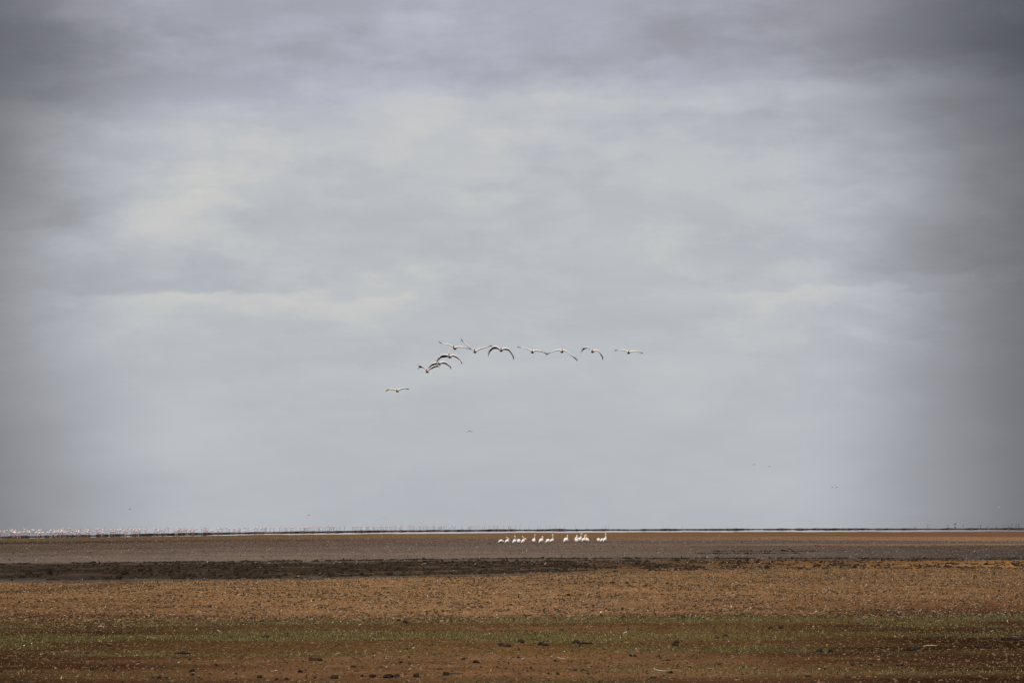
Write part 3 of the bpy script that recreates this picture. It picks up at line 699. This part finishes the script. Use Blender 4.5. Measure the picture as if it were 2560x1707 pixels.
flying(11, 465, (1571.5, 881.2), 4.0, (1570.5, 876.8), [(1568, 878.5), (1562, 875.5), (1555, 874.8), (1549, 875.2), (1544, 875.5), (1537, 875)], [(1576, 879.5), (1582, 877.5), (1590, 878), (1597, 880), (1602, 881), (1607, 881.4)], (.5, .4, .4), (1, .6, .4),
       'last gliding pelican at the right end of the flying line')

def standing(xl, xr, yt, yb, lean, neck, bill, label, billc=BILL, dark=False, foot=None, depth=0):
    """neck: picture positions from the shoulders up to the head; bill: its root and tip"""
    yf = (foot or yb) + 1.1 - depth; D = gdist(yf); s = F / D; xc = (xl + xr) / 2
    def L(p, y=0.): return Vector(((p[0] - xc) / s, y, (yf - p[1]) / s))
    W, Hh = (xr - xl) / s, (yb - yt) / s; mb = MB()
    z0, z1 = (yf - yb) / s, (yf - yt) / s; zc = (z0 + z1) / 2
    rr = min(W, Hh) * .47
    if lean:
        a = Vector((-lean * W * .42, -.22, z0 + .05)); c = Vector((0, 0, zc + .01)); e = Vector((lean * W * .30, .16, z1 - rr * .75))
        path = [a, a * .7 + c * .3, a * .35 + c * .65, c, c * .45 + e * .55, e]; rad = [.035, rr * .45, rr * .8, rr, rr * .95, rr * .62]
    else:
        path = [Vector((0, -.18, z0 + .02)), Vector((0, -.16, z0 + Hh * .15)), Vector((0, -.08, z0 + Hh * .36)), Vector((0, 0, zc + Hh * .1)), Vector((0, .08, z0 + Hh * .8)), Vector((0, .10, z1 - .03))]
        rad = [.05, W * .33, W * .45, W * .49, W * .42, W * .20]
    if neck:
        nk = [L(p, .12 - .03 * i) for i, p in enumerate(neck)]
        path = path + nk; k = len(nk)
        rad = rad + [max(.095 - .045 * min(1, i / max(k - 2, 1) * 1.6), .052) for i in range(k - 1)] + [.072]
        hd = nk[-1]; dv = (nk[-1] - nk[-2]).normalized(); path.append(hd + dv * .05); rad.append(.035)
    def bc(p):
        if dark and p.z < z0 + Hh * .42 and p.x > -W * .2: return BLACK
        if neck and p.z > z1 + .05: return (.80, .68, .58)
        return (.80, .77, .72) if p.z > z0 + Hh * .35 else (.76, .71, .60)
    mb.add(tube(path, rad, 12), bc)
    # folded wings along the flanks
    for sd_ in (-1, 1):
        if lean: wp = [path[1] + Vector((0, sd_ * rr * .5, 0)), path[3] + Vector((0, sd_ * rr * .72, .02)), path[4] + Vector((0, sd_ * rr * .6, .02))]
        else: wp = [path[1] + Vector((sd_ * W * .18, -.02, .0)), path[3] + Vector((sd_ * W * .34, -.03, 0)), path[4] + Vector((sd_ * W * .26, 0, 0))]
        mb.add(tube(wp, [.03, rr * .42, rr * .25], 8, [.05, rr * .6, rr * .35]), lambda p: (.78, .75, .70))
    o = link('pelican', mb.mesh('pelican', M_FEATHER), None, ((xc - 1280) / F * D, D, 0))
    if bill:
        b0, b1 = L(bill[0], .0), L(bill[1], -.08); d = b1 - b0
        bm_ = MB(); bm_.add(tube([b0, b0 + d * .5 + Vector((0, 0, .012)), b1], [.045, .03, .012], 6, [.035, .022, .012]), billc)
        b_ = link('bill', bm_.mesh('bill', M_HORN), o)
        pm = MB(); pm.add(tube([b0 - Vector((0, 0, .03)), b0 + d * .45 - Vector((0, 0, .05)), b0 + d * .9 - Vector((0, 0, .01))], [.03, .045, .012], 6), tuple(c * .85 for c in billc))
        link('pouch', pm.mesh('pouch', M_HORN), b_)
    for sx in (-1, 1):
        lg = MB(); x = sx * min(.09, W * .2) + (lean * W * .06)
        lg.add(tube([(x, .02, z0 + Hh * .25), (x, .03, .05), (x, .02, .012), (x + .01, -.10, .01)], [.03, .018, .02, .05], 5, [.03, .018, .02, .008]), LEGC)
        link('leg', lg.mesh('leg', M_HORN), o)
    tag(o, label, 'pelican', 'white pelicans resting on the mud flats')
YB = (.60, .36, .06); PB = (.70, .36, .22)
standing(1244, 1259, 1348, 1356, 1, [(1256, 1351), (1259, 1352.5)], None, 'hunched white pelican bowing forward with black showing underneath, first in the row', dark=True)
standing(1261, 1275, 1347, 1357, 1, [(1273, 1349.5), (1271.5, 1346), (1268, 1343), (1267, 1342.3)], [(1268.5, 1343.5), (1274.5, 1349.5)], 'white pelican with folded neck resting its pink bill on its breast, second in the row', PB)
standing(1281, 1291, 1347, 1358, 1, [(1289, 1346.5), (1287, 1343.5), (1286, 1341), (1287, 1339)], [(1287.5, 1339.5), (1289.5, 1344)], 'upright white pelican with curved neck left of a bird hiding its head', PB)
standing(1292, 1301.5, 1347, 1357, 0, [(1299.5, 1350), (1301, 1352)], None, 'squat white pelican with its head tucked away between two long-necked birds')
standing(1303, 1313, 1346, 1358, 1, [(1309.5, 1346), (1308.5, 1343), (1306.5, 1341), (1306, 1339.8)], [(1306.5, 1340), (1308.8, 1344)], 'white pelican with neck bent back and an orange bill sticking out behind it', PB)
standing(1305, 1313, 1348.5, 1357, 1, [(1311, 1348.5), (1313, 1346.6), (1314.5, 1345.6)], [(1315, 1345.8), (1318.5, 1347.5)], 'pelican almost hidden behind another, only its orange bill poking out right', (.72, .38, .16), foot=1356, depth=.6)
standing(1330, 1339, 1346, 1355, 0, [(1336, 1346), (1337.3, 1342), (1337.5, 1338.5), (1337.4, 1336)], [(1337.4, 1336.8), (1338, 1341)], 'white pelican standing apart with a straight upright neck', PB)
standing(1346, 1359, 1345, 1357, 1, [(1357, 1346), (1356.3, 1343), (1356, 1340.2)], [(1357, 1340.5), (1359.5, 1344)], 'white pelican with short raised neck and orange bill hanging down right', (.62, .34, .14))
standing(1363, 1376, 1346, 1357.5, 1, None, None, 'round-backed white pelican with hidden head close behind a yellow-billed bird')
standing(1374, 1386, 1346, 1355, 1, [(1383, 1346.5), (1382, 1342), (1380.8, 1338), (1381.5, 1335)], [(1382, 1336), (1384, 1343)], 'white pelican with tall curved neck and yellow bill laid along it', YB)
standing(1408, 1421, 1343, 1356, 1, [(1418, 1345), (1418.6, 1341), (1418.6, 1337)], None, 'single white pelican with a thin straight neck facing away')
standing(1436, 1447, 1341, 1356.5, 0, [(1442, 1341.5), (1441.5, 1339.5), (1442, 1337.5)], [(1442.5, 1337.8), (1447, 1343)], 'white pelican facing front with pink bill slanting down across its chest', PB)
standing(1443, 1455, 1342, 1355, 1, [(1452.5, 1344), (1452.5, 1339.5), (1452, 1335.5), (1454, 1333)], [(1455, 1333.6), (1458.5, 1336.6)], 'tall white pelican with arched neck and bright yellow bill pointing right', YB, depth=.4)
standing(1454, 1464, 1344, 1354, 1, [(1461.5, 1344.5), (1461, 1340), (1462, 1337)], [(1462, 1337), (1463, 1341)], 'white pelican back to back in a pair, the one leaning left', PB)
standing(1463, 1473, 1344, 1354, -1, [(1465, 1345), (1464.5, 1340), (1465, 1335.8)], [(1465.5, 1336), (1467.3, 1341)], 'white pelican back to back in a pair, the one leaning right with red bill', (.66, .25, .14))
standing(1492, 1500, 1344, 1354, 0, None, None, 'square white pelican without visible head, left one of the last three', dark=False)
standing(1500, 1507.5, 1344, 1355, 1, None, None, 'narrow pelican with hidden head between two others in the last three')
standing(1507, 1517, 1342, 1355, 1, [(1514.5, 1342.5), (1514, 1337), (1514, 1333)], None, 'white pelican with long thin neck at the right end of the row')

def small_bird(name, D, px, py, span_px, vee, col, tipc, label, cat, group, asym=0):
    """a far flying bird: body, neck and two bent wings in one mesh"""
    s = F / D; h = span_px / 2 / s; mb = MB()
    mb.add(tube([(0, .35, 0), (0, .2, 0), (0, 0, 0), (0, -.2, 0), (.02, -.4, .03), (.03, -.5, .02)], [.02, h * .08, h * .12, h * .1, .03, .02], 7), col)
    for sx, v in ((-1, vee + asym), (1, vee - asym)):
        p = [(sx * h * .05, 0, 0), (sx * h * .5, -.06, v * h * .6), (sx * h * .8, 0, v * h * .62), (sx * h, .08, v * h * .45)]
        mb.add(tube(p[:3], [h * .16, h * .14, h * .1], 6, [max(.05, .6 / s), max(.04, .55 / s), max(.03, .5 / s)]), col)
        mb.add(tube(p[2:], [h * .1, h * .03], 6, [max(.03, .5 / s), max(.01, .3 / s)]), tipc)
    o = link(name, mb.mesh(name, M_FEATHER), None, at(px, py, D))
    return tag(o, label, cat, group)
GRY = (.06, .055, .06); FP = (.82, .70, .66)
gfp = 'small pale birds flying above the lake'
small_bird('pelican', 2100, 1174, 1076.5, 15, -.55, (.16, .14, .13), (.1, .1, .1), 'tiny distant pelican with wings arched down, low in the central sky', 'pelican', 'two distant pelicans low in the sky')
small_bird('pelican', 2200, 1207, 1077.5, 12, .1, (.7, .68, .66), (.4, .4, .4), 'tiny distant pale pelican with flat wings, low in the central sky', 'pelican', 'two distant pelicans low in the sky')
for px, py, sp, v, c, l in ((925, 1288.5, 11, .5, (.85, .8, .76), 'pale flamingo flying left of centre, highest of the four above the flock'), (959.5, 1292.5, 10, .35, (.7, .62, .6), 'greyish flamingo with dark left wing tip flying above the flock'),
                            (1018.5, 1306.5, 11, .5, (.85, .8, .76), 'pale flamingo skimming just over the standing flock'), (1053, 1304.8, 13, .6, (.85, .8, .76), 'pale flamingo with wings raised high skimming over the flock')):
    small_bird('flamingo', 1700, px, py, sp, v, c, (.08, .06, .06), l, 'flamingo', gfp)
gd = 'dark bird specks in the sky'
for px, py, sp, l in ((1885, 1161, 6, 'left of two dark bird specks side by side in the right sky'), (1924, 1166, 6.5, 'right of two dark bird specks side by side in the right sky'), (2080.5, 1217.5, 4.5, 'left of two close tiny dark bird specks low in the right sky'),
                      (2092, 1217, 5, 'right of two close tiny dark bird specks low in the right sky'), (325, 1271.8, 6, 'lone dark bird speck low in the left sky'), (772, 1287, 8, 'faint grey bird speck above the flamingo flock left of centre')):
    small_bird('bird', 1900, px, py, sp, .12, GRY if px != 772 else (.2, .19, .2), GRY, l, 'bird', gd)
small_bird('bird', 2100, 2498.5, 1267.8, 5, .2, (.6, .6, .6), (.4, .4, .4), 'tiny pale bird speck low in the sky near the right edge', 'bird', 'pale bird specks')

# flamingos: a few poses, then copies
def flamingo_mesh(pose, seed):
    r = random.Random(seed); mb = MB()
    pk = r.choice([(.66, .56, .54), (.62, .48, .46), (.70, .63, .60), (.58, .42, .41)])
    z = .78
    mb.add(tube([(-.34, 0, z - .03), (-.24, 0, z), (-.08, 0, z + .05), (.08, 0, z + .06), (.18, 0, z + .04)], [.02, .09, .15, .13, .05], 8), pk)
    if pose == 0: nk = [(.15, 0, z + .05), (.26, 0, z + .08), (.27, 0, z + .24), (.19, 0, z + .40), (.20, 0, z + .52), (.27, 0, z + .55), (.33, 0, z + .48)]
    elif pose == 1: nk = [(.15, 0, z + .05), (.28, 0, z - .02), (.36, 0, z - .25), (.36, 0, z - .5), (.30, 0, z - .68), (.24, 0, z - .72)]
    elif pose == 2: nk = [(.15, 0, z + .05), (.22, 0, z + .16), (.10, 0, z + .22), (-.05, 0, z + .16), (-.12, 0, z + .10)]
    else: nk = [(.15, 0, z + .05), (.22, 0, z + .2), (.20, 0, z + .45), (.22, 0, z + .62), (.30, 0, z + .62), (.35, 0, z + .56)]
    mb.add(tube(nk, [.05] + [.032] * (len(nk) - 3) + [.045, .03], 6), pk)
    e = Vector(nk[-1]); mb.add(tube([e, e + Vector((.03, 0, -.06)), e + Vector((0, 0, -.10))], [.03, .028, .012], 5), (.12, .06, .06))
    for sy in (-.05, .05):
        mb.add(tube([(0, sy, z - .06), (.02, sy, .40), (-.01, sy, .0)], [.022, .02, .016], 5), (.50, .36, .35))
        mb.add(tube([(-.01, sy, .012), (.10, sy, .008)], [.02, .035], 5, [.01, .006]), (.50, .36, .35))
    return mb.mesh('flamingo', M_FEATHER)
FL = [flamingo_mesh(p, i * 5 + p) for i in range(3) for p in (0, 1, 2, 3)]
fr = random.Random(5)
def flamingo(px, yf, label, group, sc=1.0):
    D = gdist(yf); o = link('flamingo', fr.choice(FL), None, ((px - 1280) / F * D, D, -.05), fr.choice((0, math.pi)) + fr.uniform(-.8, .8))
    k = sc * fr.uniform(.9, 1.12); o.scale = (k, k, k); tag(o, label, 'flamingo', group)
gl = 'flamingos crowding the far shore'
for i in range(150):                 # the dense flock on the left, in front of and behind the mud bar
    px = fr.uniform(-8, 420) if i < 104 else fr.uniform(420, 660)
    b_ = float(np.interp(px, [0, 160, 320, 640], [1343, 1340, 1337.3, 1331.6]))
    front = fr.random() < (.45 if px < 300 else .16)
    yf = b_ + fr.uniform(.8, 2.2) if front else b_ - fr.uniform(1.5, 6.5)
    flamingo(px, yf, 'pale pink flamingo in front of the dark mud bar in the dense flock at left' if front else 'pale pink flamingo behind the dark mud bar in the dense flock at left', gl)
for i in range(125):                 # the long thinner flock behind the bar
    px = 640 + 640 * fr.random() ** 1.05
    clump = round(px / 17) * 17 + fr.gauss(0, 4)
    px = clump if fr.random() < .7 else px
    b_ = float(np.interp(px, [640, 960, 1280, 1400], [1328.5, 1324.6, 1321.8, 1321]))
    flamingo(px, b_ - fr.uniform(2.6, 5.0), 'small pink flamingo in the long flock standing beyond the dark mud bar', gl)
for px in (1291, 1300, 1312, 1322, 1344, 1351, 1366, 1375, 1390, 1411, 1439, 1467, 1505, 1514, 1521, 1570, 1657, 1706):
    flamingo(px, 1317.5 + fr.uniform(-.8, .6), 'pale flamingo standing singly at the thin right end of the flock', 'scattered flamingos at the end of the flock', 1.05)
def flock():
    """the farther, smaller birds of the flock, too many and too far to tell apart"""
    V = []; Fc = []; Cc = []; b = 0
    for i in range(150):
        px = fr.uniform(-10, 640) if i < 60 else fr.uniform(640, 1300)
        b_ = float(np.interp(px, [0, 160, 320, 640, 960, 1280, 1400], [1338, 1335.5, 1332.5, 1328, 1324, 1321.3, 1321])); D = gdist(b_ - fr.uniform(1.5, 5.5))
        me = fr.choice(FL); n = len(me.vertices); co = np.zeros(n * 3, np.float32); me.vertices.foreach_get('co', co); co = co.reshape(-1, 3)
        a = fr.choice((0, math.pi)) + fr.uniform(-.8, .8); k = fr.uniform(.9, 1.1); c_, s_ = math.cos(a), math.sin(a)
        V.append(np.stack([(co[:, 0] * c_ - co[:, 1] * s_) * k + (px - 1280) / F * D, (co[:, 0] * s_ + co[:, 1] * c_) * k + D, co[:, 2] * k - .05], -1))
        cc = np.zeros(n * 4, np.float32); me.color_attributes['tint'].data.foreach_get('color', cc); Cc.append(cc.reshape(-1, 4)[:, :3])
        for p in me.polygons: Fc.append([v + b for v in p.vertices])
        b += n
    me = mesh_np('flamingo_flock', np.concatenate(V), [q for f in Fc for q in f], [len(f) for f in Fc], np.concatenate(Cc), M_FEATHER)
    tag(link('flamingo_flock', me), label='far side of the flamingo flock blurring into a pale pink line', kind='stuff')
flock()
# dark wading birds in the far shallows at the right
def wader_mesh(red, seed):
    r_ = random.Random(seed); mb = MB(); c = (.15, .05, .05) if red else (.055, .05, .055)
    mb.add(tube([(-.42, 0, .55), (-.25, 0, .68), (0, 0, .80), (.22, 0, .92), (.30, 0, 1.02)], [.05, .17, .24, .20, .08], 8), c)
    up = r_.uniform(.85, 1.1)
    mb.add(tube([(.24, 0, .98), (.36, 0, 1.12 * up), (.32, 0, 1.28 * up), (.40, 0, 1.38 * up), (.46, 0, 1.36 * up)], [.10, .07, .06, .075, .04], 6), c)
    mb.add(tube([(.44, 0, 1.37 * up), (.60, 0, 1.27 * up), (.74, 0, 1.16 * up)], [.05, .035, .01], 5), (.12, .09, .07))
    for sy in (-.09, .09): mb.add(tube([(0, sy, .66), (.02, sy, .35), (-.01, sy, 0)], [.05, .03, .028], 5), (.05, .045, .05))
    return mb.mesh('wading_bird', M_FEATHER)
WD = [wader_mesh(False, 1), wader_mesh(False, 2), wader_mesh(True, 3)]
for px, yf, k in ((2319, 1314, .75), (2369, 1315.5, .8), (2387, 1314, 1.45), (2407, 1313.5, .85), (2451, 1316, 1.0), (2444, 1315, .55), (2467, 1316.5, .6), (2490, 1317, .6), (2509, 1313.5, .7), (2515, 1312, .65),
                  (2520, 1316.5, .75), (2528, 1313.5, 1.1), (2539, 1315, .8), (2546, 1313, 1.15), (2286, 1317.5, .5)):
    D = gdist(yf); o = link('wading_bird', WD[2] if px == 2451 else WD[px % 2], None, ((px - 1280) / F * D, D, -.05), fr.choice((0, math.pi)) + fr.uniform(-.6, .6)); o.scale = (k * 1.15, k * 1.15, k)
    tag(o, {2387: 'largest dark wading bird in the far shallows near the right edge', 2451: 'reddish dark wading bird in the far shallows near the right edge', 2407: 'dark wading bird just right of the largest one in the far shallows', 2319: 'dark wading bird standing alone left of the others in the far shallows'}.get(px, 'small dark wading bird in the far shallows near the right edge'), 'wading bird', 'dark wading birds in the far shallows')
